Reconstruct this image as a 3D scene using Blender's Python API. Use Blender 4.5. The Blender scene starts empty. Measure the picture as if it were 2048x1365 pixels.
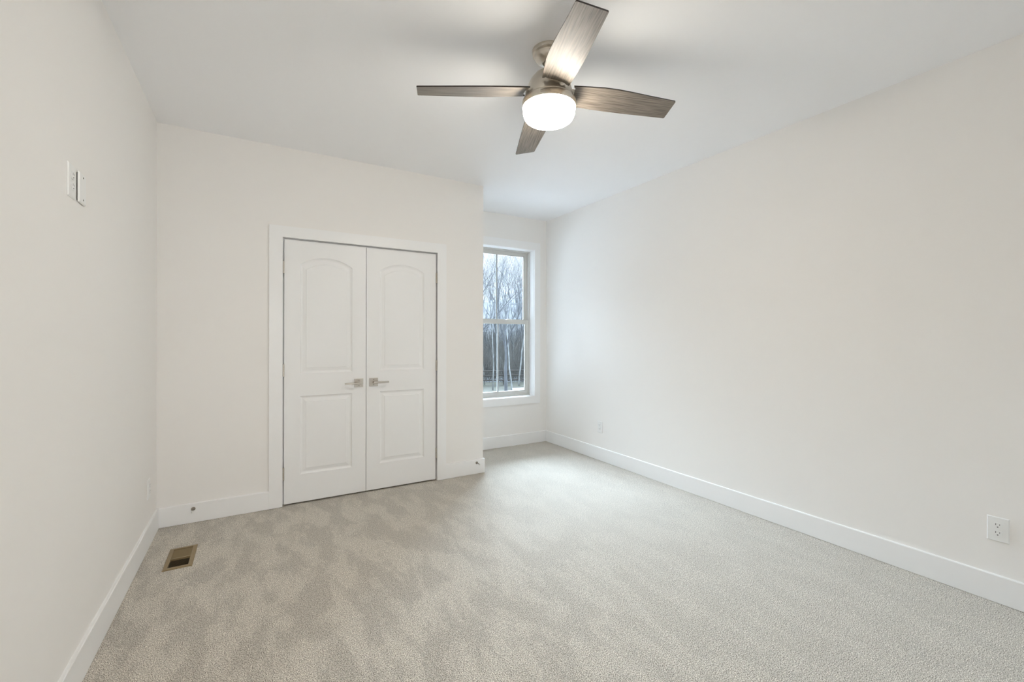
import bpy, bmesh, math, random
from mathutils import Vector, Matrix
random.seed(7)
sc = bpy.context.scene
col = sc.collection
PI = math.pi

# ------------------------------------------------------------------ camera
F_PX = 879.4
cam_d = bpy.data.cameras.new('camera')
cam_d.sensor_fit = 'HORIZONTAL'; cam_d.sensor_width = 36.0
cam_d.lens = F_PX * 36.0 / 2048.0
cam_d.shift_y = -(682.5 - 674.6) / 2048.0
cam_d.clip_start = 0.02; cam_d.clip_end = 400
cam = bpy.data.objects.new('camera', cam_d); col.objects.link(cam)
CAM = Vector((0.571, -3.794, 1.304)); YAW = 0.5301
cam.location = CAM
cam.rotation_euler = (PI / 2, math.radians(-0.1), -YAW)
sc.camera = cam

# ------------------------------------------------------------------ light and exposure
SKY = 2.0
w = bpy.data.worlds.new('overcast_sky'); sc.world = w; w.use_nodes = True
wn = w.node_tree.nodes; wl = w.node_tree.links
bg = wn['Background']
tc = wn.new('ShaderNodeTexCoord'); nz = wn.new('ShaderNodeTexNoise'); cr = wn.new('ShaderNodeValToRGB')
nz.inputs['Scale'].default_value = 2.2; nz.inputs['Detail'].default_value = 3
wl.new(tc.outputs['Generated'], nz.inputs['Vector']); wl.new(nz.outputs['Fac'], cr.inputs['Fac'])
cr.color_ramp.elements[0].position = 0.35; cr.color_ramp.elements[0].color = (0.75, 0.84, 1.0, 1)
cr.color_ramp.elements[1].position = 0.65; cr.color_ramp.elements[1].color = (0.87, 0.92, 1.0, 1)
wl.new(cr.outputs['Color'], bg.inputs['Color'])
bg.inputs['Strength'].default_value = SKY
LAMP = 66.0                              # emission of the fan's glass bowl
SUN = 55.0                               # very soft daylight from the bright overcast sky the window faces
sd = bpy.data.lights.new('hazy_sun', 'SUN'); sd.energy = SUN; sd.angle = math.radians(70); sd.color = (0.72, 0.86, 1.03)
so = bpy.data.objects.new('hazy_sun', sd); col.objects.link(so)
so.rotation_euler = Vector((-0.42, -1.0, -0.66)).to_track_quat('-Z', 'Y').to_euler(); so.location = (3, 6, 8)
HALL_FILL = 50.0                              # fill light added in the unseen hall behind the camera
hd = bpy.data.lights.new('hall_fill_light', 'AREA'); hd.shape = 'RECTANGLE'; hd.size = 1.7; hd.size_y = 1.9; hd.energy = HALL_FILL; hd.color = (0.92, 0.96, 1.0)
ho = bpy.data.objects.new('hall_fill_light', hd); col.objects.link(ho); ho.location = (0.62, -6.3, 1.25); ho.rotation_euler = (math.pi / 2, 0, math.pi)
sc.view_settings.view_transform = 'Standard'
sc.view_settings.look = 'None'
sc.view_settings.gamma = 1.0
sc.view_settings.use_curve_mapping = False
sc.view_settings.exposure = 0.0
sc.cycles.max_bounces = 14; sc.cycles.diffuse_bounces = 9
sc.cycles.transparent_max_bounces = 16
sc.cycles.sample_clamp_indirect = 6.0

# ------------------------------------------------------------------ dimensions (metres)
H = 2.758          # ceiling
X1 = 2.472         # outer corner of the closet wall
X2 = 3.734         # right wall
Y2 = 0.751         # back wall of the window alcove
YF = -3.93         # wall behind the camera
BB_H, BB_T = 0.137, 0.014

# ------------------------------------------------------------------ materials
def mat(name, color, rough=0.5, metal=0.0, spec=0.5, bump=0.0, bscale=200.0, var=0.0, vscale=3.0, coat=0.0, emit=None):
    m = bpy.data.materials.new(name); m.use_nodes = True
    nt = m.node_tree; n = nt.nodes; l = nt.links; b = n['Principled BSDF']
    b.inputs['Base Color'].default_value = (*color, 1)
    b.inputs['Roughness'].default_value = rough; b.inputs['Metallic'].default_value = metal
    b.inputs['Specular IOR Level'].default_value = spec; b.inputs['Coat Weight'].default_value = coat
    t = n.new('ShaderNodeTexCoord')
    if var > 0:
        z = n.new('ShaderNodeTexNoise'); z.inputs['Scale'].default_value = vscale; z.inputs['Detail'].default_value = 4
        l.new(t.outputs['Object'], z.inputs['Vector'])
        r = n.new('ShaderNodeValToRGB')
        r.color_ramp.elements[0].position = 0.3; r.color_ramp.elements[1].position = 0.7
        r.color_ramp.elements[0].color = (*[c * (1 - var) for c in color], 1)
        r.color_ramp.elements[1].color = (*[min(1, c * (1 + var)) for c in color], 1)
        l.new(z.outputs['Fac'], r.inputs['Fac']); l.new(r.outputs['Color'], b.inputs['Base Color'])
    if bump > 0:
        z = n.new('ShaderNodeTexNoise'); z.inputs['Scale'].default_value = bscale; z.inputs['Detail'].default_value = 3
        l.new(t.outputs['Object'], z.inputs['Vector'])
        u = n.new('ShaderNodeBump'); u.inputs['Strength'].default_value = bump; u.inputs['Distance'].default_value = 0.001
        l.new(z.outputs['Fac'], u.inputs['Height']); l.new(u.outputs['Normal'], b.inputs['Normal'])
    if emit:
        b.inputs['Emission Color'].default_value = (*emit[0], 1); b.inputs['Emission Strength'].default_value = emit[1]
    return m

M = {}
M['wall'] = mat('wall_paint', (0.870, 0.850, 0.826), 0.75, spec=0.25, bump=0.12, bscale=260)
M['ceiling'] = mat('ceiling_paint', (0.905, 0.905, 0.915), 0.9, spec=0.1, bump=0.15, bscale=220)
M['trim'] = mat('trim_paint', (0.885, 0.884, 0.882), 0.38, spec=0.45)
M['door'] = mat('door_paint', (0.862, 0.86, 0.856), 0.42, spec=0.45, bump=0.05, bscale=90)
M['closet'] = mat('closet_paint', (0.55, 0.53, 0.5), 0.8)
M['vinyl'] = mat('window_vinyl', (0.60, 0.59, 0.56), 0.45)
M['muntin'] = mat('window_grille', (0.42, 0.44, 0.45), 0.5)
M['plastic'] = mat('white_plastic', (0.84, 0.84, 0.83), 0.32)
M['slot'] = mat('socket_slot', (0.02, 0.02, 0.02), 0.7)
M['nickel'] = mat('brushed_nickel', (0.62, 0.565, 0.49), 0.30, metal=0.9, bump=0.03, bscale=400)
M['satin'] = mat('satin_nickel', (0.50, 0.46, 0.41), 0.36, metal=0.85)
M['stop'] = mat('aged_nickel', (0.30, 0.27, 0.23), 0.4, metal=0.8)
M['screw'] = mat('screw_metal', (0.25, 0.23, 0.2), 0.5, metal=0.7)
M['vent'] = mat('bronze_paint', (0.255, 0.185, 0.095), 0.45, spec=0.4, var=0.06, vscale=20)
M['duct'] = mat('duct_metal', (0.03, 0.028, 0.025), 0.8)
M['rubber'] = mat('white_rubber', (0.8, 0.8, 0.78), 0.5)
M['plate_edge'] = mat('name_plate_ink', (0.20, 0.155, 0.115), 0.5)
M['plate_face'] = mat('name_plate_metal', (0.62, 0.55, 0.45), 0.5, metal=0.0)
M['globe'] = mat('opal_glass', (0.9, 0.88, 0.84), 0.25, emit=((1.0, 0.94, 0.83), LAMP))
M['bark'] = mat('grey_bark', (0.10, 0.108, 0.112), 0.9, var=0.35, vscale=1.5)
M['bark_dark'] = mat('dark_bark', (0.055, 0.06, 0.066), 0.9, var=0.35, vscale=1.5)
M['bark_pale'] = mat('pale_bark', (0.22, 0.235, 0.235), 0.9, var=0.4, vscale=2.0)
M['twig'] = mat('hazed_twig_bark', (0.17, 0.185, 0.21), 0.9)  # pale blue-grey: distance haze put into the twig colour
M['brush'] = mat('brush_stems', (0.15, 0.15, 0.14), 0.95, var=0.4, vscale=0.7)
M['fence'] = mat('weathered_rail', (0.075, 0.07, 0.065), 0.9, var=0.3, vscale=3)
M['gravel'] = mat('pale_bounce_gravel', (0.82, 0.81, 0.82), 0.9, var=0.10, vscale=8)  # bright so the added yard bounces sunlight onto the alcove ceiling; visible patch is real
M['lawn'] = mat('winter_grass', (0.035, 0.034, 0.02), 0.95, var=0.45, vscale=0.6)
M['leaf'] = mat('hazed_leaf_litter', (0.10, 0.108, 0.118), 0.95, var=0.5, vscale=0.25)  # lightened and blued to carry the haze over the far hill

def wood():
    m = bpy.data.materials.new('driftwood_veneer'); m.use_nodes = True
    nt = m.node_tree; n = nt.nodes; l = nt.links; b = n['Principled BSDF']
    t = n.new('ShaderNodeTexCoord'); mp = n.new('ShaderNodeMapping'); mp.inputs['Scale'].default_value = (2.2, 60, 8)
    z = n.new('ShaderNodeTexNoise'); z.inputs['Scale'].default_value = 3.0; z.inputs['Detail'].default_value = 7; z.inputs['Distortion'].default_value = 0.5
    r = n.new('ShaderNodeValToRGB')
    r.color_ramp.elements[0].position = 0.32; r.color_ramp.elements[0].color = (0.105, 0.086, 0.07, 1)
    r.color_ramp.elements[1].position = 0.70; r.color_ramp.elements[1].color = (0.275, 0.235, 0.195, 1)
    l.new(t.outputs['Object'], mp.inputs['Vector']); l.new(mp.outputs['Vector'], z.inputs['Vector'])
    l.new(z.outputs['Fac'], r.inputs['Fac']); l.new(r.outputs['Color'], b.inputs['Base Color'])
    u = n.new('ShaderNodeBump'); u.inputs['Strength'].default_value = 0.12; u.inputs['Distance'].default_value = 0.001
    l.new(z.outputs['Fac'], u.inputs['Height']); l.new(u.outputs['Normal'], b.inputs['Normal'])
    b.inputs['Roughness'].default_value = 0.48; b.inputs['Specular IOR Level'].default_value = 0.30
    b.inputs['Coat Weight'].default_value = 0.0
    return m
M['wood'] = wood()
M['wood_edge'] = mat('dark_wood_edge', (0.035, 0.027, 0.022), 0.5)

def carpet():
    m = bpy.data.materials.new('cut_pile_carpet'); m.use_nodes = True
    nt = m.node_tree; n = nt.nodes; l = nt.links; b = n['Principled BSDF']
    t = n.new('ShaderNodeTexCoord')
    fine = n.new('ShaderNodeTexNoise'); fine.inputs['Scale'].default_value = 260; fine.inputs['Detail'].default_value = 2.5; fine.inputs['Roughness'].default_value = 0.65
    mid = n.new('ShaderNodeTexNoise'); mid.inputs['Scale'].default_value = 60; mid.inputs['Detail'].default_value = 2
    big = n.new('ShaderNodeTexNoise'); big.inputs['Scale'].default_value = 5.0; big.inputs['Detail'].default_value = 6; big.inputs['Roughness'].default_value = 0.62; big.inputs['Distortion'].default_value = 0.25
    for q in (fine, mid): l.new(t.outputs['Object'], q.inputs['Vector'])
    mp = n.new('ShaderNodeMapping'); mp.inputs['Rotation'].default_value = (0, 0, 0.5); mp.inputs['Scale'].default_value = (1.5, 0.62, 1)
    l.new(t.outputs['Object'], mp.inputs['Vector']); l.new(mp.outputs['Vector'], big.inputs['Vector'])
    r = n.new('ShaderNodeValToRGB'); e = r.color_ramp.elements
    e[0].position = 0.38; e[0].color = (0.14, 0.12, 0.094, 1)
    e[1].position = 0.62; e[1].color = (0.94, 0.885, 0.80, 1)
    x = e.new(0.5); x.color = (0.57, 0.52, 0.45, 1)
    l.new(fine.outputs['Fac'], r.inputs['Fac'])
    # nap lying in patches: brushed one way or the other
    rb = n.new('ShaderNodeMapRange'); rb.inputs['From Min'].default_value = 0.45; rb.inputs['From Max'].default_value = 0.56
    rb.inputs['To Min'].default_value = 0.86; rb.inputs['To Max'].default_value = 1.04
    l.new(big.outputs['Fac'], rb.inputs['Value'])
    rm = n.new('ShaderNodeMapRange'); rm.inputs['From Min'].default_value = 0.3; rm.inputs['From Max'].default_value = 0.7
    rm.inputs['To Min'].default_value = 0.90; rm.inputs['To Max'].default_value = 1.10
    l.new(mid.outputs['Fac'], rm.inputs['Value'])
    # the brushed patches are strongest in the half by the closet, the other half is combed even
    sx = n.new('ShaderNodeSeparateXYZ'); l.new(t.outputs['Object'], sx.inputs[0])
    mk = n.new('ShaderNodeMapRange'); mk.inputs['From Min'].default_value = 1.3; mk.inputs['From Max'].default_value = 2.5
    mk.inputs['To Min'].default_value = 1.0; mk.inputs['To Max'].default_value = 0.3; l.new(sx.outputs[0], mk.inputs['Value'])
    mm = n.new('ShaderNodeMix'); mm.data_type = 'FLOAT'; l.new(mk.outputs['Result'], mm.inputs[0]); mm.inputs[2].default_value = 0.915; l.new(rb.outputs['Result'], mm.inputs[3])
    mu = n.new('ShaderNodeMath'); mu.operation = 'MULTIPLY'; l.new(mm.outputs[0], mu.inputs[0]); l.new(rm.outputs['Result'], mu.inputs[1])
    vm = n.new('ShaderNodeVectorMath'); vm.operation = 'SCALE'; l.new(r.outputs['Color'], vm.inputs[0]); l.new(mu.outputs[0], vm.inputs['Scale'])
    l.new(vm.outputs[0], b.inputs['Base Color'])
    b.inputs['Roughness'].default_value = 1.0; b.inputs['Specular IOR Level'].default_value = 0.05
    b.inputs['Sheen Weight'].default_value = 0.15
    u = n.new('ShaderNodeBump'); u.inputs['Strength'].default_value = 0.7; u.inputs['Distance'].default_value = 0.004
    l.new(fine.outputs['Fac'], u.inputs['Height']); l.new(u.outputs['Normal'], b.inputs['Normal'])
    return m
M['carpet'] = carpet()

def glass():
    m = bpy.data.materials.new('window_glass'); m.use_nodes = True
    nt = m.node_tree; n = nt.nodes; l = nt.links; n.clear()
    o = n.new('ShaderNodeOutputMaterial'); mx = n.new('ShaderNodeMixShader'); tr = n.new('ShaderNodeBsdfTransparent'); gl = n.new('ShaderNodeBsdfGlossy')
    fr = n.new('ShaderNodeFresnel'); fr.inputs['IOR'].default_value = 1.3
    tr.inputs['Color'].default_value = (0.95, 0.98, 0.98, 1); gl.inputs['Roughness'].default_value = 0.02
    l.new(fr.outputs[0], mx.inputs[0]); l.new(tr.outputs[0], mx.inputs[1]); l.new(gl.outputs[0], mx.inputs[2]); l.new(mx.outputs[0], o.inputs['Surface'])
    return m
M['glass'] = glass()

# ------------------------------------------------------------------ helpers
def link(name, me, m, parent=None, loc=None, rot=None, smooth=False):
    o = bpy.data.objects.new(name, me); col.objects.link(o)
    if m is not None and not me.materials:
        for q in (m if isinstance(m, (list, tuple)) else [m]): me.materials.append(q)
    if parent is not None: o.parent = parent
    if loc is not None: o.location = loc
    if rot is not None: o.rotation_euler = rot
    if smooth:
        for f in me.polygons: f.use_smooth = True
    return o

def build(name, bm, m, parent=None, loc=None, rot=None, bevel=0.0, smooth=False, segs=2):
    if bevel > 0:
        bmesh.ops.bevel(bm, geom=list(bm.edges), offset=bevel, segments=segs, profile=0.5, affect='EDGES')
    bmesh.ops.recalc_face_normals(bm, faces=bm.faces)
    me = bpy.data.meshes.new(name); bm.to_mesh(me); bm.free()
    return link(name, me, m, parent, loc, rot, smooth)

def box(bm, x0, x1, y0, y1, z0, z1):
    v = [bm.verts.new((x, y, z)) for x in (x0, x1) for y in (y0, y1) for z in (z0, z1)]
    for a in ((0, 1, 3, 2), (4, 6, 7, 5), (0, 4, 5, 1), (2, 3, 7, 6), (0, 2, 6, 4), (1, 5, 7, 3)):
        bm.faces.new([v[i] for i in a])

def boxes(name, lst, m, parent=None, bevel=0.0, loc=None, rot=None, segs=2):
    bm = bmesh.new()
    for b in lst: box(bm, *b)
    return build(name, bm, m, parent, loc, rot, bevel, segs=segs)

def prism(bm, pts, fn, d0, d1):
    """extrude the 2D outline pts between depths d0 and d1; fn(a, b, d) -> 3D"""
    A = [bm.verts.new(fn(a, b, d0)) for a, b in pts]; B = [bm.verts.new(fn(a, b, d1)) for a, b in pts]
    bm.faces.new(A); bm.faces.new(B[::-1])
    for i in range(len(pts)):
        j = (i + 1) % len(pts); bm.faces.new((A[i], B[i], B[j], A[j]))

def lathe(bm, prof, n=64, axis='Z'):
    rings = []
    for r, z in prof:
        if r < 1e-5:
            rings.append([bm.verts.new((0, 0, z))])
        else:
            rings.append([bm.verts.new((r * math.cos(2 * PI * k / n), r * math.sin(2 * PI * k / n), z)) for k in range(n)])
    for a, b in zip(rings, rings[1:]):
        for k in range(n):
            j = (k + 1) % n
            if len(a) == 1 and len(b) == 1: continue
            if len(a) == 1: bm.faces.new((a[0], b[j], b[k]))
            elif len(b) == 1: bm.faces.new((a[k], a[j], b[0]))
            else: bm.faces.new((a[k], a[j], b[j], b[k]))
    if axis != 'Z':
        R = {'Y': Matrix.Rotation(PI / 2, 4, 'X'), 'X': Matrix.Rotation(PI / 2, 4, 'Y')}[axis]
        bmesh.ops.transform(bm, matrix=R, verts=bm.verts)

def tube(bm, pts, radii, n=8, cap=True):
    rings = []
    for i, p in enumerate(pts):
        d = (pts[min(i + 1, len(pts) - 1)] - pts[max(i - 1, 0)]).normalized()
        a = d.orthogonal().normalized() if i == 0 else (a - d * a.dot(d)).normalized()
        b = d.cross(a)
        rings.append([bm.verts.new(p + (a * math.cos(2 * PI * k / n) + b * math.sin(2 * PI * k / n)) * radii[i]) for k in range(n)])
    for A, B in zip(rings, rings[1:]):
        for k in range(n):
            j = (k + 1) % n; bm.faces.new((A[k], A[j], B[j], B[k]))
    if cap:
        bm.faces.new(rings[0][::-1]); bm.faces.new(rings[-1])

def empty(name, loc=(0, 0, 0), rot=(0, 0, 0), parent=None):
    o = bpy.data.objects.new(name, None); col.objects.link(o); o.empty_display_size = 0.1
    o.location = loc; o.rotation_euler = rot
    if parent is not None: o.parent = parent
    return o

def thing(o, label, cat, group=None):
    o['label'] = label; o['category'] = cat
    if group: o['group'] = group
    return o

def struct(o, label=None):
    o['kind'] = 'structure'
    if label: o['label'] = label
    return o

def copy_tree(o, parent=None):
    c = o.copy(); col.objects.link(c)
    if parent is not None: c.parent = parent
    for ch in list(o.children): copy_tree(ch, c)
    return c

# ------------------------------------------------------------------ room shell
T = 0.12
VX0, VX1, VY0, VY1 = 0.143, 0.256, -0.706, -0.441            # hole in the floor under the register
def floor_mesh():
    bm = bmesh.new()
    xs = [-T, VX0, VX1, X2 + T]; ys = [YF - T, VY0, VY1, Y2 + 0.16]
    for i in range(3):
        for j in range(3):
            if i == 1 and j == 1: continue
            x0, x1, y0, y1 = xs[i], xs[i + 1], ys[j], ys[j + 1]
            vs = [bm.verts.new((x, y, 0)) for x, y in ((x0, y0), (x1, y0), (x1, y1), (x0, y1))]
            bm.faces.new(vs)
    bmesh.ops.remove_doubles(bm, verts=bm.verts, dist=1e-5)
    r = bmesh.ops.extrude_face_region(bm, geom=list(bm.faces))
    bmesh.ops.translate(bm, verts=[v for v in r['geom'] if isinstance(v, bmesh.types.BMVert)], vec=(0, 0, -0.12))
    return bm
struct(build('floor', floor_mesh(), M['carpet']), 'speckled beige grey cut pile carpet')
struct(boxes('ceiling', [(-T, X2 + T, YF - T, Y2 + 0.16, H, H + 0.12)], M['ceiling']))
struct(boxes('wall_left', [(-T, 0, YF - T, Y2, 0, H)], M['wall']))
struct(boxes('wall_right', [(X2, X2 + T, YF - T, Y2, 0, H)], M['wall']))
HX0, HX1, HZ = 0.11, 1.03, 2.06                              # doorway the camera looks through
struct(boxes('wall_front', [(0, HX0, YF - T, YF, 0, H), (HX1, X2, YF - T, YF, 0, H), (HX0, HX1, YF - T, YF, HZ, H)], M['wall']))
HY = -6.4                                                      # hall behind the doorway, closed on all sides
struct(boxes('wall_hall', [(-0.62, -0.5, HY, YF - T, 0, H), (1.75, 1.87, HY, YF - T, 0, H), (-0.62, 1.87, HY - 0.12, HY, 0, H),
                           (-0.62, -T, YF - T - 0.02, YF - T, 0, H)], M['wall']))
struct(boxes('floor_hall', [(-0.62, 1.87, HY - 0.12, YF - T, -0.12, 0)], M['carpet']))
struct(boxes('ceiling_hall', [(-0.62, 1.87, HY - 0.12, YF - T, H, H + 0.12)], M['ceiling']))
DX0, DX1, DZ = 0.757, 2.006, 2.066                            # jamb faces of the closet opening
WB = 0.115
def closet_wall():
    bm = bmesh.new()
    pts = [(0, 0), (0, H), (X1, H), (X1, 0), (DX1 + 0.018, 0), (DX1 + 0.018, DZ + 0.018), (DX0 - 0.018, DZ + 0.018), (DX0 - 0.018, 0)]
    prism(bm, pts, lambda a, b, d: (a, d, b), 0.0, WB)
    return bm
struct(build('wall_back', closet_wall(), M['wall']), 'wall holding the closet doors')
struct(boxes('wall_closet_side', [(X1 - WB, X1, WB, Y2, 0, H)], M['wall']))
WX0, WX1, WZ0, WZ1 = 2.652, 3.549, 0.580, 2.371              # window opening (inside of the casing)
WD = 0.16
def window_wall():
    bm = bmesh.new()
    o = [(-T, -0.12), (X2 + T, -0.12), (X2 + T, H + 0.1), (-T, H + 0.1)]
    g = 0.02
    i = [(WX0 - g, WZ0 - g), (WX1 + g, WZ0 - g), (WX1 + g, WZ1 + g), (WX0 - g, WZ1 + g)]
    V = {}
    for nm, pts in (('o', o), ('i', i)):
        for d in (0, 1):
            V[nm, d] = [bm.verts.new((a, Y2 + WD * d, b)) for a, b in pts]
    for k in range(4):
        j = (k + 1) % 4
        bm.faces.new((V['o', 0][k], V['o', 0][j], V['i', 0][j], V['i', 0][k]))
        bm.faces.new((V['o', 1][k], V['i', 1][k], V['i', 1][j], V['o', 1][j]))
        bm.faces.new((V['i', 0][k], V['i', 0][j], V['i', 1][j], V['i', 1][k]))
        bm.faces.new((V['o', 0][k], V['o', 1][k], V['o', 1][j], V['o', 0][j]))
    return bm
struct(build('wall_alcove', window_wall(), M['wall']), 'alcove end wall with the window')

# baseboards: 137 mm board with a softened upper edge
def board(name, x0, y0, x1, y1, nx, ny):
    """from (x0,y0) to (x1,y1) on the wall face, thickness along (nx,ny)"""
    bm = bmesh.new()
    prof = [(0, 0.002), (BB_T, 0.002), (BB_T, BB_H - 0.004), (BB_T - 0.003, BB_H), (0, BB_H)]
    A = [bm.verts.new((x0 + nx * d, y0 + ny * d, z)) for d, z in prof]
    B = [bm.verts.new((x1 + nx * d, y1 + ny * d, z)) for d, z in prof]
    bm.faces.new(A); bm.faces.new(B[::-1])
    for i in range(len(prof)):
        j = (i + 1) % len(prof); bm.faces.new((A[i], B[i], B[j], A[j]))
    return struct(build(name, bm, M['trim']))
CX0, CX1, CZ = 0.667, 2.087, 2.151                            # outside of the door casing
board('baseboard_left', 0, YF, 0, 0, 1, 0)
board('baseboard_back_left', BB_T, 0, CX0, 0, 0, -1)
board('baseboard_back_right', CX1, 0, X1 + BB_T, 0, 0, -1)
board('baseboard_closet_side', X1, 0, X1, Y2, 1, 0)
board('baseboard_alcove', X1 + BB_T, Y2, X2 - BB_T, Y2, 0, -1)
board('baseboard_right', X2, YF, X2, Y2, -1, 0)
board('baseboard_front', HX1 + 0.09, YF, X2 - BB_T, YF, 0, 1)

# door casing and jamb
def frame_ring(bm, x0, x1, z0, z1, X0, X1_, Z0, Z1, ya, yb, sides='LRTB'):
    """flat mitred boards between an inner and outer rectangle"""
    q = {'L': [(X0, Z0), (x0, z0), (x0, z1), (X0, Z1)], 'R': [(X1_, Z0), (X1_, Z1), (x1, z1), (x1, z0)],
         'T': [(X0, Z1), (x0, z1), (x1, z1), (X1_, Z1)], 'B': [(X0, Z0), (X1_, Z0), (x1, z0), (x0, z0)]}
    for s in sides: prism(bm, q[s], lambda a, b, d: (a, d, b), ya, yb)
bm = bmesh.new()
frame_ring(bm, DX0 + 0.001, DX1 - 0.003, 0.003, DZ + 0.0, CX0, CX1, 0.003, CZ, -0.018, 0, 'LRT')
struct(build('trim_1', bm, M['trim']), 'flat casing around the closet doors')
bm = bmesh.new()
frame_ring(bm, DX0 + 0.0, DX1, 0.003, DZ, DX0 - 0.018, DX1 + 0.018, 0.003, DZ + 0.018, 0.0, WB, 'LRT')
frame_ring(bm, DX0 + 0.012, DX1 - 0.012, 0.003, DZ - 0.012, DX0 , DX1, 0.003, DZ, 0.039, 0.07, 'LRT')
struct(build('trim_2', bm, M['trim']), 'closet door jamb and stop')

# ------------------------------------------------------------------ closet doors
LX0, LX1 = 0.769, 1.3775
RX0, RX1 = 1.3815, 1.9925
def arch_outline(x0, x1, z0, zs, rise, n=18):
    """counter-clockwise outline, flat sides, low arch between the springs"""
    pts = [(x0, z0), (x1, z0), (x1, zs)]
    w_ = (x1 - x0) / 2; cx = (x0 + x1) / 2
    if rise > 0:
        r = (w_ * w_ + rise * rise) / (2 * rise)
        a0 = math.asin(w_ / r)
        for k in range(1, n):
            a = a0 - 2 * a0 * k / n
            pts.append((cx + r * math.sin(a), zs + rise - r + r * math.cos(a)))
    pts.append((x0, zs))
    return pts
def door_leaf(name, x0, x1, yf=0.0):
    off = 0.110; px0, px1 = x0 + off, x1 - off
    zb, zt = 0.014, 2.052
    lo = (0.229, 0.839); up = (1.017, 1.868); rise = 0.064
    bm = bmesh.new()
    P = lambda a, b, d=0.0: bm.verts.new((a, yf + d, b))
    def face(pts): bm.faces.new([P(a, b) for a, b in pts])
    face([(x0, zb), (px0, zb), (px0, zt), (x0, zt)])
    face([(px1, zb), (x1, zb), (x1, zt), (px1, zt)])
    face([(px0, zb), (px1, zb), (px1, lo[0]), (px0, lo[0])])
    face([(px0, lo[1]), (px1, lo[1]), (px1, up[0]), (px0, up[0])])
    arch = arch_outline(px0, px1, up[0], up[1], rise)[2:]        # right spring .. left spring
    for (a, b), (c, d) in zip(arch, arch[1:]):
        face([(a, b), (a, zt), (c, zt), (c, d)])
    steps = [(0, 0), (0.0025, 0.004), (0.010, 0.0085), (0.015, 0.0100), (0.020, 0.0100), (0.042, 0.0045), (0.0435, 0.0020), (0.045, 0.0015)]
    for z0, zs, rs in ((lo[0], lo[1], 0), (up[0], up[1], rise)):
        rings = []
        for o, d in steps:
            w0 = (px1 - px0) / 2; k = (w0 - o) / w0
            rings.append([P(a, b, d) for a, b in arch_outline(px0 + o, px1 - o, z0 + o, zs - (o * 0.9 if rs else o), rs * k if rs else 0)])
        for A, B in zip(rings, rings[1:]):
            for i in range(len(A)):
                j = (i + 1) % len(A); bm.faces.new((A[i], A[j], B[j], B[i]))
        bm.faces.new(rings[-1])
    # sides and back of the slab
    th = 0.035
    c = [(x0, zb), (x1, zb), (x1, zt), (x0, zt)]
    for k in range(4):
        (a, b), (e, f) = c[k], c[(k + 1) % 4]
        bm.faces.new((P(a, b), P(a, b, th), P(e, f, th), P(e, f)))
    bm.faces.new([P(a, b, th) for a, b in c])
    bmesh.ops.remove_doubles(bm, verts=bm.verts, dist=1e-6)
    o = build(name, bm, M['door'])
    for f in o.data.polygons:
        f.use_smooth = False
    return struct(o)
door_l = door_leaf('door_1', LX0, LX1); door_l['label'] = 'left leaf of the white arched two panel closet doors'
door_r = door_leaf('door_2', RX0, RX1); door_r['label'] = 'right leaf of the white arched two panel closet doors'

def hinge(parent, x, zc, side):
    bm = bmesh.new()
    for k in range(3):
        z0 = zc - 0.047 + k * 0.0317
        for i in (0,):
            R0 = [bm.verts.new((x + 0.0062 * math.cos(2 * PI * q / 14), -0.0075 + 0.0062 * math.sin(2 * PI * q / 14), z0)) for q in range(14)]
            R1 = [bm.verts.new((v.co.x, v.co.y, z0 + 0.0305)) for v in R0]
            bm.faces.new(R0); bm.faces.new(R1[::-1])
            for q in range(14): bm.faces.new((R0[q], R1[q], R1[(q + 1) % 14], R0[(q + 1) % 14]))
    box(bm, x, x + side * 0.007, -0.004, 0.002, zc - 0.047, zc + 0.047)
    box(bm, x - side * 0.0055, x, -0.0065, 0.0, zc - 0.047, zc + 0.047)
    return build('hinge', bm, M['satin'], parent)
for z in (1.838, 1.045, 0.250):
    hinge(door_l, LX0 - 0.0055, z, 1); hinge(door_r, RX1 + 0.0055, z, -1)

def handle(parent, xc, zc, s):
    h = empty('handle', (xc, 0, zc), parent=parent)
    pl = boxes('rosette', [(-0.035, 0.035, -0.008, 0, -0.035, 0.035)], M['satin'], h, bevel=0.0015)
    for dz in (-0.022, 0.022):
        bm = bmesh.new(); lathe(bm, [(0, 0), (0.0042, 0), (0.0042, 0.0012), (0, 0.0014)], 14, 'Y')
        build('screw', bm, M['screw'], pl, (s * -0.001, -0.0079, dz))
    bm = bmesh.new()
    lathe(bm, [(0, 0), (0.013, 0), (0.013, 0.006), (0.0095, 0.008), (0.0095, 0.042), (0.0, 0.043)], 24, 'Y')
    build('neck', bm, M['satin'], h, (0, -0.008, 0), smooth=False)
    bm = bmesh.new()
    n = 10
    secs = []
    for k in range(n + 1):
        t = k / n; x = s * (-0.011 + 0.127 * t)
        y = -0.049 - 0.004 * math.sin(PI * min(1, t * 1.2)) ; hw = 0.0085 - 0.0018 * t; dp = 0.0065 - 0.0015 * t
        secs.append([bm.verts.new((x, y + a * dp, b * hw)) for a, b in ((-1, -0.7), (-0.7, -1), (0.7, -1), (1, -0.7), (1, 0.7), (0.7, 1), (-0.7, 1), (-1, 0.7))])
    for A, B in zip(secs, secs[1:]):
        for i in range(8): bm.faces.new((A[i], A[(i + 1) % 8], B[(i + 1) % 8], B[i]))
    bm.faces.new(secs[0]); bm.faces.new(secs[-1][::-1])
    build('lever', bm, M['satin'], h)
    return h
handle(door_l, 1.3195, 0.9215, -1)
handle(door_r, 1.4405, 0.9225, 1)
struct(boxes('trim_3', [(RX1 - 0.034, RX1 - 0.004, 0.004, 0.030, 0.003, 0.013)], M['satin']), 'small metal block under the right closet door')

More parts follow.
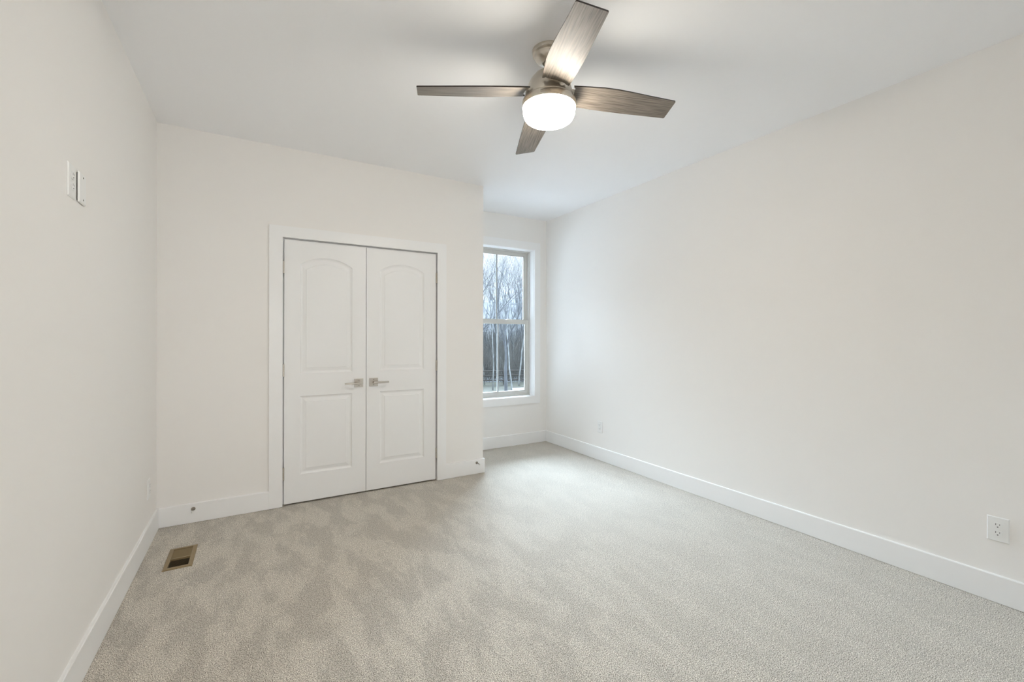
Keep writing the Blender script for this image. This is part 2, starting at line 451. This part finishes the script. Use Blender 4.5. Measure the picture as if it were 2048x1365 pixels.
# ------------------------------------------------------------------ window
win = struct(empty('window_1', ((WX0 + WX1) / 2, Y2, WZ0)), 'tall double hung window with one vertical grille bar per sash')
wx = (WX0 + WX1) / 2
def wpart(name, bm, m, parent=win, bevel=0.0):
    bmesh.ops.translate(bm, verts=bm.verts, vec=(-wx, -Y2, -WZ0))
    return build(name, bm, m, parent, bevel=bevel, segs=1)
bm = bmesh.new(); frame_ring(bm, WX0, WX1, WZ0, WZ1, 2.572, 3.630, 0.492, 2.466, Y2 - 0.018, Y2)
wpart('casing', bm, M['trim'])
UY = Y2 + 0.090                                                # room side of the vinyl unit
bm = bmesh.new(); frame_ring(bm, WX0 + 0.004, WX1 - 0.004, WZ0 + 0.004, WZ1 - 0.004, WX0 - 0.019, WX1 + 0.019, WZ0 - 0.019, WZ1 + 0.019, Y2, UY)
wpart('jamb_extension', bm, M['trim'])
FX0, FX1, FZ0, FZ1 = WX0 + 0.006, WX1 - 0.006, WZ0 + 0.006, WZ1 - 0.006
bm = bmesh.new()
frame_ring(bm, FX0 + 0.012, FX1 - 0.012, FZ0 + 0.012, FZ1 - 0.012, FX0 - 0.02, FX1 + 0.02, FZ0 - 0.02, FZ1 + 0.02, UY, Y2 + WD)
frame_ring(bm, FX0 + 0.018, FX1 - 0.018, FZ0 + 0.018, FZ1 - 0.018, FX0 + 0.010, FX1 - 0.010, FZ0 + 0.010, FZ1 - 0.010, UY + 0.037, UY + 0.041)
wpart('window_frame', bm, M['vinyl'])
def sash(name, z0, z1, y, bot, top, gy):
    x0, x1 = FX0 + 0.013, FX1 - 0.013
    st = 0.042
    bm = bmesh.new()
    frame_ring(bm, x0 + st, x1 - st, z0 + bot, z1 - top, x0, x1, z0, z1, y, y + 0.030)
    frame_ring(bm, x0 + st + 0.008, x1 - st - 0.008, z0 + bot + 0.008, z1 - top - 0.008, x0 + st - 0.001, x1 - st + 0.001, z0 + bot - 0.001, z1 - top + 0.001, y + 0.008, y + 0.024)
    s = wpart(name, bm, M['vinyl'], win)
    bm = bmesh.new(); box(bm, x0 + st + 0.006, x1 - st - 0.006, y + 0.013, y + 0.017, z0 + bot + 0.006, z1 - top - 0.006)
    wpart('glass_pane', bm, M['glass'], s)
    for o_ in (s.children): pass
    bm = bmesh.new(); box(bm, wx - 0.0085, wx + 0.0085, y + 0.008, y + 0.0128, z0 + bot + 0.006, z1 - top - 0.006)
    box(bm, wx - 0.0085, wx + 0.0085, y + 0.0172, y + 0.023, z0 + bot + 0.006, z1 - top - 0.006)
    wpart('grille_bar', bm, M['muntin'], s)
    return s
us = sash('upper_sash', 1.470, FZ1 - 0.013, UY + 0.042, 0.045, 0.040, 0)
ls = sash('lower_sash', FZ0 + 0.010, 1.512, UY + 0.006, 0.042, 0.040, 0)
bm = bmesh.new()
box(bm, wx + 0.11, wx + 0.19, UY + 0.006, UY + 0.030, 1.512, 1.517)
box(bm, wx + 0.125, wx + 0.155, UY + 0.008, UY + 0.028, 1.517, 1.526)
box(bm, wx + 0.14, wx + 0.185, UY + 0.002, UY + 0.012, 1.517, 1.524)
wpart('sash_lock', bm, M['plastic'], win, bevel=0.0015)

# portal so that the sky is sampled through the window opening (adds no light of its own)
pd = bpy.data.lights.new('window_portal', 'AREA'); pd.shape = 'RECTANGLE'; pd.size = WX1 - WX0; pd.size_y = WZ1 - WZ0
pd.cycles.is_portal = True
po = bpy.data.objects.new('window_portal', pd); col.objects.link(po)
po.location = (wx, Y2 + WD + 0.02, (WZ0 + WZ1) / 2); po.rotation_euler = (-PI / 2, 0, 0)

# ------------------------------------------------------------------ ceiling fan
FAX, FAY = 1.863, -1.958
fan = thing(empty('ceiling_fan', (FAX, FAY, H)), 'brushed nickel ceiling fan with four grey wood blades and a lit opal bowl', 'ceiling fan')
zz = lambda z: z - H
bm = bmesh.new()
lathe(bm, [(0, 0), (0.086, 0), (0.086, -0.010), (0.0835, -0.014), (0.0835, -0.018), (0.079, -0.022), (0.0755, -0.024), (0.073, -0.034), (0.067, -0.044),
           (0.058, -0.052), (0.046, -0.058), (0.037, -0.060), (0.034, -0.061), (0.032, -0.058), (0.030, -0.052), (0.012, -0.050), (0, -0.050)])
canopy = build('canopy', bm, M['nickel'], fan, smooth=True)
mod = canopy.modifiers.new('edge', 'EDGE_SPLIT'); mod.split_angle = math.radians(38)
bm = bmesh.new()
lathe(bm, [(0, -0.045), (0.020, -0.047), (0.026, -0.056), (0.024, -0.066), (0.016, -0.072), (0.0135, -0.075), (0.0135, -0.110), (0.0, -0.110)], 32)
build('downrod', bm, M['nickel'], fan, smooth=True)
bm = bmesh.new()
hp = [(0.0, zz(2.668)), (0.022, zz(2.667)), (0.030, zz(2.660)), (0.050, zz(2.650)), (0.075, zz(2.632)), (0.096, zz(2.606)), (0.110, zz(2.576)),
      (0.119, zz(2.545)), (0.124, zz(2.518)), (0.125, zz(2.512)), (0.1225, zz(2.509)), (0.1225, zz(2.506)), (0.133, zz(2.504)), (0.1355, zz(2.500)), (0.1365, zz(2.480)), (0.1365, zz(2.472)),
      (0.1345, zz(2.470)), (0.130, zz(2.472)), (0.0, zz(2.476))]
lathe(bm, hp, 96)
housing = build('motor_housing', bm, M['nickel'], fan, smooth=True)
mod = housing.modifiers.new('edge', 'EDGE_SPLIT'); mod.split_angle = math.radians(40)
bm = bmesh.new()
lathe(bm, [(0.0, zz(2.474)), (0.1325, zz(2.4735)), (0.1335, zz(2.466)), (0.1315, zz(2.446)), (0.1275, zz(2.428)), (0.1215, zz(2.4165)), (0.111, zz(2.4085)), (0.092, zz(2.402)), (0.06, zz(2.396)), (0.0, zz(2.392))], 64)
build('light_bowl', bm, M['globe'], fan, smooth=True)
# name plate on the band, bent round it
az0 = math.radians(-131.6)
def on_band(x, z, r):
    a = az0 + x / 0.1365
    return (r * math.cos(a), r * math.sin(a), zz(2.4885) + z)
def arcbox(bm, x0, x1, z0, z1, r0, r1, n=10):
    for i in range(n):
        a, b = x0 + (x1 - x0) * i / n, x0 + (x1 - x0) * (i + 1) / n
        v = [bm.verts.new(on_band(x, z, r)) for x in (a, b) for z in (z0, z1) for r in (r0, r1)]
        for q in ((0, 1, 3, 2), (4, 6, 7, 5), (0, 4, 5, 1), (2, 3, 7, 6)): bm.faces.new([v[k] for k in q])
bm = bmesh.new(); arcbox(bm, -0.025, 0.025, -0.0068, 0.0068, 0.1355, 0.1372)
npl = build('name_plate', bm, M['plate_face'], housing)
bm = bmesh.new()
for a in ((-0.025, 0.025, 0.0058, 0.0068), (-0.025, 0.025, -0.0068, -0.0058), (-0.025, -0.0238, -0.0058, 0.0058), (0.0238, 0.025, -0.0058, 0.0058)):
    arcbox(bm, a[0], a[1], a[2], a[3], 0.1370, 0.1376)
fc = bpy.data.curves.new('lettering', 'FONT'); fc.body = 'HUNTER'; fc.size = 0.0092; fc.align_x = 'CENTER'; fc.align_y = 'CENTER'; fc.space_character = 1.12; fc.offset = 0.0
fo = bpy.data.objects.new('lettering', fc); col.objects.link(fo)
dg = bpy.context.evaluated_depsgraph_get()
tm = bpy.data.meshes.new_from_object(fo.evaluated_get(dg)); bpy.data.objects.remove(fo); bpy.data.curves.remove(fc)
for v in tm.vertices: v.co = on_band(v.co.x, v.co.y, 0.1378)
bm.from_mesh(tm); bpy.data.meshes.remove(tm)
build('lettering', bm, M['plate_edge'], npl)

# blades
def blade_outline():
    a = [(0.113, 0.075), (0.16, 0.0775), (0.24, 0.0795), (0.33, 0.0800), (0.42, 0.0780), (0.52, 0.0745), (0.60, 0.0718), (0.6555, 0.0700), (0.6595, 0.066)]
    b = [(0.6600, -0.053), (0.6560, -0.0575), (0.60, -0.0610), (0.52, -0.0665), (0.42, -0.0745), (0.34, -0.0790), (0.27, -0.0780), (0.19, -0.0700), (0.114, -0.0620)]
    root = [(0.118, -0.052), (0.1255, -0.050), (0.1300, 0.0), (0.1265, 0.050), (0.119, 0.054)]
    return a + b + root
mb = Matrix.Rotation(0, 4, 'Z')
def make_blade():
    bm = bmesh.new()
    prism(bm, blade_outline(), lambda a, b, d: (a, b, d), -0.003, 0.003)
    bmesh.ops.recalc_face_normals(bm, faces=bm.faces)
    for f in bm.faces:
        f.material_index = 1 if abs(f.normal.z) < 0.5 else 0
    me = bpy.data.meshes.new('fan_blade'); bm.to_mesh(me); bm.free()
    me.materials.append(M['wood']); me.materials.append(M['wood_edge'])
    return me
bme = make_blade()
def arm_mesh():
    bm = bmesh.new()
    box(bm, 0.07, 0.135, -0.034, 0.034, 0.0032, 0.0062)
    box(bm, 0.135, 0.19, -0.030, 0.030, 0.0032, 0.0060)
    bmesh.ops.recalc_face_normals(bm, faces=bm.faces)
    me = bpy.data.meshes.new('blade_iron'); bm.to_mesh(me); bm.free(); me.materials.append(M['nickel']); return me
ame = arm_mesh()
for k in range(4):
    th = -0.382 + k * PI / 2
    er = Vector((math.cos(th), math.sin(th), 0)); et = Vector((-math.sin(th), math.cos(th), 0))
    # slopes measured from the photograph: gentle droop along the blade and a 12 degree pitch
    ds = -0.0647 + 0.015 * er.x + 0.005 * er.y; dt = -0.2114 + 0.015 * et.x + 0.005 * et.y
    ex = (er + Vector((0, 0, ds))).normalized(); ey = (et + Vector((0, 0, dt))); ey = (ey - ex * ey.dot(ex)).normalized(); ez = ex.cross(ey)
    mtx = Matrix((ex, ey, ez)).transposed().to_4x4()
    mtx.translation = Vector((0, 0, zz(2.552)))
    b = bpy.data.objects.new('fan_blade', bme); col.objects.link(b); b.parent = fan; b.matrix_local = mtx
    a = bpy.data.objects.new('blade_iron', ame); col.objects.link(a); a.parent = b

# ------------------------------------------------------------------ electrical plates
# built facing -Y in local space (x across, z up), then turned on to its wall
def plate_shape(w_, h_, t=0.0055):
    bm = bmesh.new()
    a, b = w_ / 2, h_ / 2; e = 0.0035
    R = [[bm.verts.new((x * (a - i), -d, z * (b - i))) for x, z in ((-1, -1), (1, -1), (1, 1), (-1, 1))] for i, d in ((0, 0), (0, 0.002), (e, t), )]
    for A, B in zip(R, R[1:]):
        for k in range(4): bm.faces.new((A[k], A[(k + 1) % 4], B[(k + 1) % 4], B[k]))
    bm.faces.new(R[-1]); bm.faces.new(R[0][::-1])
    return bm
def receptacle(w_, h_):
    root = empty('power_outlet')
    p = build('cover_plate', plate_shape(w_, h_), M['plastic'], root)
    bm = bmesh.new(); lathe(bm, [(0, 0), (0.003, 0), (0.003, 0.001), (0, 0.0012)], 12, 'Y'); build('screw', bm, M['plastic'], p, (0, -0.0055, 0))
    for dz in (0.0195, -0.0195):
        bm = bmesh.new()
        pts = []
        for k in range(32):
            a = 2 * PI * k / 32; x, z = 0.0172 * math.cos(a), 0.0172 * math.sin(a)
            pts.append((x, max(-0.0138, min(0.0138, z)) + dz))
        prism(bm, pts, lambda a, b, d: (a, d, b), -0.0085, -0.003)
        f = build('socket_face', bm, M['plastic'], root)
        bm = bmesh.new()
        box(bm, -0.0076, -0.0056, -0.0087, -0.008, dz + 0.0005, dz + 0.0092)
        box(bm, 0.0056, 0.0076, -0.0087, -0.008, dz + 0.0015, dz + 0.0082)
        pts = [(0.0027 * math.cos(2 * PI * k / 14), dz - 0.0072 + (0.0027 * math.sin(2 * PI * k / 14) if k > 7 else 0.002 * (1 if 0 < k < 7 else 0))) for k in range(14)]
        prism(bm, pts, lambda a, b, d: (a, d, b), -0.0087, -0.008)
        build('socket_slots', bm, M['slot'], f)
    return root
RZ_LEFT, RZ_RIGHT = PI / 2, -PI / 2         # on the left wall facing +X, on the right wall facing -X
o1 = receptacle(0.0765, 0.120); o1.location = (X2, -3.137, 0.361); o1.rotation_euler = (0, 0, RZ_RIGHT)
thing(o1, 'white duplex power outlet low on the right wall, nearest the camera', 'power outlet', 'duplex power outlets on the walls')
o2 = copy_tree(o1); o2.location = (X2, -0.246, 0.352)
thing(o2, 'small white duplex power outlet on the right wall near the window alcove', 'power outlet', 'duplex power outlets on the walls')
o3 = copy_tree(o1); o3.location = (0, -0.270, 0.350); o3.rotation_euler = (0, 0, RZ_LEFT)
thing(o3, 'white power outlet low on the left wall beside the closet wall corner', 'power outlet', 'duplex power outlets on the walls')
o4 = copy_tree(o1); o4.location = (0, -1.627, 1.8635); o4.rotation_euler = (0, 0, RZ_LEFT)
thing(o4, 'white duplex power outlet mounted high on the left wall beside the blank plate', 'power outlet', 'duplex power outlets on the walls')
bp = empty('blank_wall_plate', (0, -1.530, 1.8635), (0, 0, RZ_LEFT))
bm = plate_shape(0.0775, 0.115, 0.0055); bmesh.ops.translate(bm, verts=bm.verts, vec=(0, -0.0035, 0))
p_ = build('cover_plate', bm, M['plastic'], bp)
boxes('gap_shade_block', [(-0.033, 0.033, -0.0036, 0, -0.052, 0.052)], M['slot'], bp)  # black block painting the shade in the gap behind the plate
for dz in (0.042, -0.042):
    bm = bmesh.new(); lathe(bm, [(0, 0), (0.0034, 0), (0.0034, 0.001), (0, 0.0012)], 12, 'Y'); build('screw', bm, M['screw'], p_, (0.004, -0.009, dz))
thing(bp, 'blank white cover plate with two screws, high on the left wall', 'wall plate')

# ------------------------------------------------------------------ door stops on the baseboards
def door_stop():
    root = empty('door_stop')
    bm = bmesh.new(); lathe(bm, [(0, 0), (0.0125, 0), (0.0125, 0.002), (0.010, 0.005), (0.006, 0.007), (0, 0.007)], 24, 'Y'); build('base', bm, M['stop'], root, smooth=True)
    bm = bmesh.new(); lathe(bm, [(0, 0.006), (0.0045, 0.006), (0.0042, 0.052), (0.0065, 0.056), (0.0065, 0.060), (0, 0.060)], 20, 'Y'); build('rod', bm, M['stop'], root, smooth=True)
    bm = bmesh.new(); lathe(bm, [(0, 0.059), (0.0068, 0.059), (0.0070, 0.066), (0.0060, 0.072), (0, 0.073)], 20, 'Y'); build('rubber_tip', bm, M['rubber'], root, smooth=True)
    return root
d1 = door_stop(); d1.location = (0.205, -BB_T, 0.098)
thing(d1, 'metal door stop with white tip on the baseboard left of the closet', 'door stop', 'door stops on the closet wall baseboard')
d2 = copy_tree(d1); d2.location = (2.400, -BB_T, 0.106)
thing(d2, 'metal door stop on the short baseboard between closet and alcove corner', 'door stop', 'door stops on the closet wall baseboard')

# ------------------------------------------------------------------ floor register
reg = thing(empty('floor_register', (0.1995, -0.5735, 0.0)), 'bronze coloured metal floor register set in the carpet by the left wall', 'floor vent')
rx, ry = 0.0695, 0.147
ix, iy = 0.0475, 0.124
bm = bmesh.new()
def rframe(a, b, c, d, e, f):
    pass
R = []
for (sx, sy, z) in ((rx, ry, 0.0005), (rx - 0.0015, ry - 0.0015, 0.004), (rx - 0.006, ry - 0.006, 0.0062), (ix + 0.002, iy + 0.002, 0.0066), (ix, iy, 0.005), (ix, iy, -0.012)):
    R.append([bm.verts.new((x * sx, y * sy, z)) for x, y in ((-1, -1), (1, -1), (1, 1), (-1, 1))])
for A, B in zip(R, R[1:]):
    for k in range(4): bm.faces.new((A[k], A[(k + 1) % 4], B[(k + 1) % 4], B[k]))
build('frame', bm, M['vent'], reg)
boxes('crossbar', [(-ix, ix, -0.011, -0.004, -0.006, 0.0055)], M['vent'], reg)
def louver(y, tilt):
    bm = bmesh.new(); box(bm, -ix, ix, -0.0003, 0.0003, -0.0042, 0.0042) if tilt > 0 else box(bm, -ix, ix, -0.0005, 0.0005, -0.0058, 0.0058)
    o = build('louver', bm, M['vent'], reg, (0, y, -0.001), (tilt, 0, 0))
for k in range(11): louver(-0.0185 - 0.0098 * k, math.radians(68))
for k in range(12): louver(0.0025 + 0.0100 * k, math.radians(-36))
boxes('duct_boot', [(-ix - 0.004, -ix, -iy - 0.004, iy + 0.004, -0.11, -0.0125), (ix, ix + 0.004, -iy - 0.004, iy + 0.004, -0.11, -0.0125),
                    (-ix, ix, -iy - 0.004, -iy, -0.11, -0.0125), (-ix, ix, iy, iy + 0.004, -0.11, -0.0125), (-ix, ix, -iy, iy, -0.114, -0.11)], M['duct'], reg)

# ------------------------------------------------------------------ outdoors
fwd = Vector((math.sin(YAW), math.cos(YAW), 0)); rgt = Vector((math.cos(YAW), -math.sin(YAW), 0))
def spot(D, lat):
    """a place outside, D metres ahead of the house corner along the garden, lat metres to the side"""
    p = Vector((0.571, -3.794, 0)) + fwd * D + rgt * lat
    return p
def ground_z(x, y):
    v = Vector((x - 0.571, y + 3.794, 0)); D = v.dot(fwd); lat = v.dot(rgt)
    z = -2.35 + 0.12 * math.sin(x * 0.35) * math.cos(y * 0.27)
    if D > 38:
        t = min(1, (D - 38) / 62.0); z += 12.0 * t * t * (3 - 2 * t) + 0.5 * math.sin(lat * 0.12) * t
    return z
bm = bmesh.new()
NU, NV = 140, 60
grid = []
for i in range(NU + 1):
    row = []
    for j in range(NV + 1):
        lat = -70 + 140 * i / NU; D = 6 + 124 * (j / NV) ** 1.3
        p = spot(D, lat); row.append(bm.verts.new((p.x, p.y, ground_z(p.x, p.y))))
    grid.append(row)
for i in range(NU):
    for j in range(NV):
        f = bm.faces.new((grid[i][j], grid[i + 1][j], grid[i + 1][j + 1], grid[i][j + 1]))
        c = f.calc_center_median(); D = (c - Vector((0.571, -3.794, 0))).dot(fwd)
        lt_ = (c - Vector((0.571, -3.794, 0))).dot(rgt)
        f.material_index = 2 if D < (31.5 if lt_ > 0.2 else 26.5) else (0 if D < 35 else 1)  # near gravel is an unseen bounce surface; the right-hand strip is in view
struct(build('ground', bm, [M['lawn'], M['leaf'], M['gravel']], smooth=True), 'pale gravel yard added to bounce daylight, then winter grass rising to a wooded hillside')

def grow(bm, twigs, p, d, L, r, depth, maxd, spread, up, rnd, nseg=4):
    """one limb and, recursively, its branches"""
    pts = [p.copy()]; rad = [r]; q = p.copy(); dd = d.copy()
    for k in range(nseg):
        dd = (dd + Vector((rnd.uniform(-1, 1), rnd.uniform(-1, 1), rnd.uniform(-0.6, 0.9) * up)) * (0.10 + 0.03 * depth)).normalized()
        q = q + dd * (L / nseg); pts.append(q.copy()); rad.append(r * (1 - 0.42 * (k + 1) / nseg))
    tgt = bm if depth < maxd - 1 else twigs
    tube(tgt, pts, rad, 7 if depth == 0 else (5 if depth < 3 else 3), cap=False)
    if depth >= maxd: return
    nb = rnd.choice((2, 3)) if depth > 0 else rnd.choice((3, 4))
    for b in range(nb):
        a = dd.orthogonal().normalized(); a.rotate(Matrix.Rotation(2 * PI * (b + rnd.random() * 0.6) / nb, 3, dd))
        nd = (dd + a * spread * rnd.uniform(0.6, 1.15) + Vector((0, 0, 0.18 * up))).normalized()
        grow(bm, twigs, q, nd, L * rnd.uniform(0.62, 0.86), rad[-1] * (rnd.uniform(0.70, 0.92) if depth == 0 else rnd.uniform(0.55, 0.8)), depth + 1, maxd, spread, up, rnd, nseg)
    if depth > 0:
        for b in range(2):
            i = rnd.randint(1, nseg - 1); a = dd.orthogonal().normalized(); a.rotate(Matrix.Rotation(rnd.random() * 6.28, 3, dd))
            grow(bm, twigs, pts[i], (dd * 0.6 + a * spread * 1.3 + Vector((0, 0, 0.15 * up))).normalized(), L * 0.5, rad[i] * 0.42, max(depth + 1, maxd - 2), maxd, spread, up, rnd, 3)

def make_tree(seed, trunk_h, r, maxd, spread, up, lean, m):
    rnd = random.Random(seed)
    bm, tw = bmesh.new(), bmesh.new()
    # flared foot
    grow(bm, tw, Vector((0, 0, -0.25)), Vector((lean, 0, 1)).normalized(), trunk_h, r, 0, maxd, spread, up, rnd, 5)
    root = empty('bare_tree')
    build('trunk', bm, m, root); build('twigs', tw, M['twig'], root)
    return root
def put(t, D, lat, rz, s, label, group=None):
    p = spot(D, lat); t.location = (p.x, p.y, ground_z(p.x, p.y) + 0.02); t.rotation_euler = (0, 0, rz); t.scale = (s, s, s)
    thing(t, label, 'tree', group)
big = make_tree(11, 4.0, 0.15, 6, 0.42, 1.0, 0.02, M['bark_dark'])
put(big, 26, -0.35, 0.6, 0.80, 'largest bare tree in the window, forking into many upright limbs')
lt = make_tree(23, 3.0, 0.13, 6, 0.62, 0.8, 0.08, M['bark_dark'])
put(lt, 19, -1.9, 2.4, 1.0, 'dense bare tree at the left edge of the window with arching limbs')
slim = make_tree(5, 5.0, 0.065, 4, 0.30, 1.2, 0.05, M['bark_pale'])
put(slim, 31, -1.35, 0.3, 0.85, 'slender pale barked tree left of the grille bar, leaning right')
s2 = copy_tree(slim); put(s2, 30, 0.02, 2.6, 0.9, 'slender pale barked tree just right of the grille bar')
s3 = copy_tree(slim); put(s3, 33, 0.5, 4.4, 0.95, 'slender pale barked tree seen nearest the right side of the lower pane')
s4 = copy_tree(slim); put(s4, 34, -2.1, 1.4, 0.8, 'slender pale barked tree nearest the closet wall edge')
protos = [make_tree(31, 3.6, 0.15, 5, 0.45, 1.1, 0.0, M['bark']), make_tree(37, 4.8, 0.14, 5, 0.36, 1.2, 0.03, M['bark_pale']),
          make_tree(41, 3.0, 0.12, 5, 0.52, 1.0, -0.03, M['bark'])]
rnd = random.Random(3)
first = [True] * 3
nt = 0
for row, (D0, D1, n) in enumerate(((37, 44, 26), (44, 56, 34), (56, 76, 40), (76, 100, 40))):
    for i in range(n):
        D = rnd.uniform(D0, D1); half = D * 0.24
        lat = -half * 1.05 + 2 * half * (i + rnd.random()) / n
        k = rnd.randrange(3)
        t = protos[k] if first[k] else copy_tree(protos[k]); first[k] = False
        put(t, D, lat, rnd.uniform(0, 6.28), rnd.uniform(0.6, 0.95), 'bare winter tree in the woods beyond the fence', 'bare trees of the woods beyond the fence')

# undergrowth: uncountable thin stems along the edge of the wood
bm = bmesh.new()
for i in range(8000):
    D = rnd.uniform(35.5, 60); lat = rnd.uniform(-1, 1) * D * 0.22
    p = spot(D, lat); z = ground_z(p.x, p.y)
    h = rnd.uniform(0.8, 4.6); b = Vector((p.x, p.y, z - 0.1))
    d = Vector((rnd.gauss(0, 0.22), rnd.gauss(0, 0.22), 1)).normalized()
    mid_ = b + d * h * 0.5 + Vector((rnd.gauss(0, 0.08), rnd.gauss(0, 0.08), 0)); r = rnd.uniform(0.008, 0.018)
    tube(bm, [b, mid_, mid_ + (d + Vector((rnd.gauss(0, 0.3), rnd.gauss(0, 0.3), 0))).normalized() * h * 0.5], [r, r * 0.8, r * 0.3], 3, cap=False)
br = build('undergrowth', bm, M['brush']); br['kind'] = 'stuff'; thing(br, 'tangled leafless undergrowth along the edge of the woods', 'undergrowth')

# rail fence at the foot of the wood
fz = spot(34, 0); fence = thing(empty('rail_fence', (fz.x, fz.y, ground_z(fz.x, fz.y))), 'low dark wooden rail fence between the lawn and the woods', 'fence')
posts = []
for k in range(-3, 4):
    p = spot(34 + 0.15 * k, k * 2.4 - 0.6); z = ground_z(p.x, p.y); posts.append(Vector((p.x, p.y, z)))
    l_ = posts[-1] - fence.location
    boxes('post', [(l_.x - 0.06, l_.x + 0.06, l_.y - 0.06, l_.y + 0.06, l_.z - 0.2, l_.z + 1.25)], M['fence'], fence)
for a, b in zip(posts, posts[1:]):
    for h in (0.35, 0.72, 1.08):
        bm = bmesh.new(); A = a - fence.location + Vector((0, 0, h)); B = b - fence.location + Vector((0, 0, h))
        tube(bm, [A, (A + B) / 2 + Vector((0, 0, -0.02)), B], [0.05, 0.055, 0.05], 6)
        build('rail', bm, M['fence'], fence)
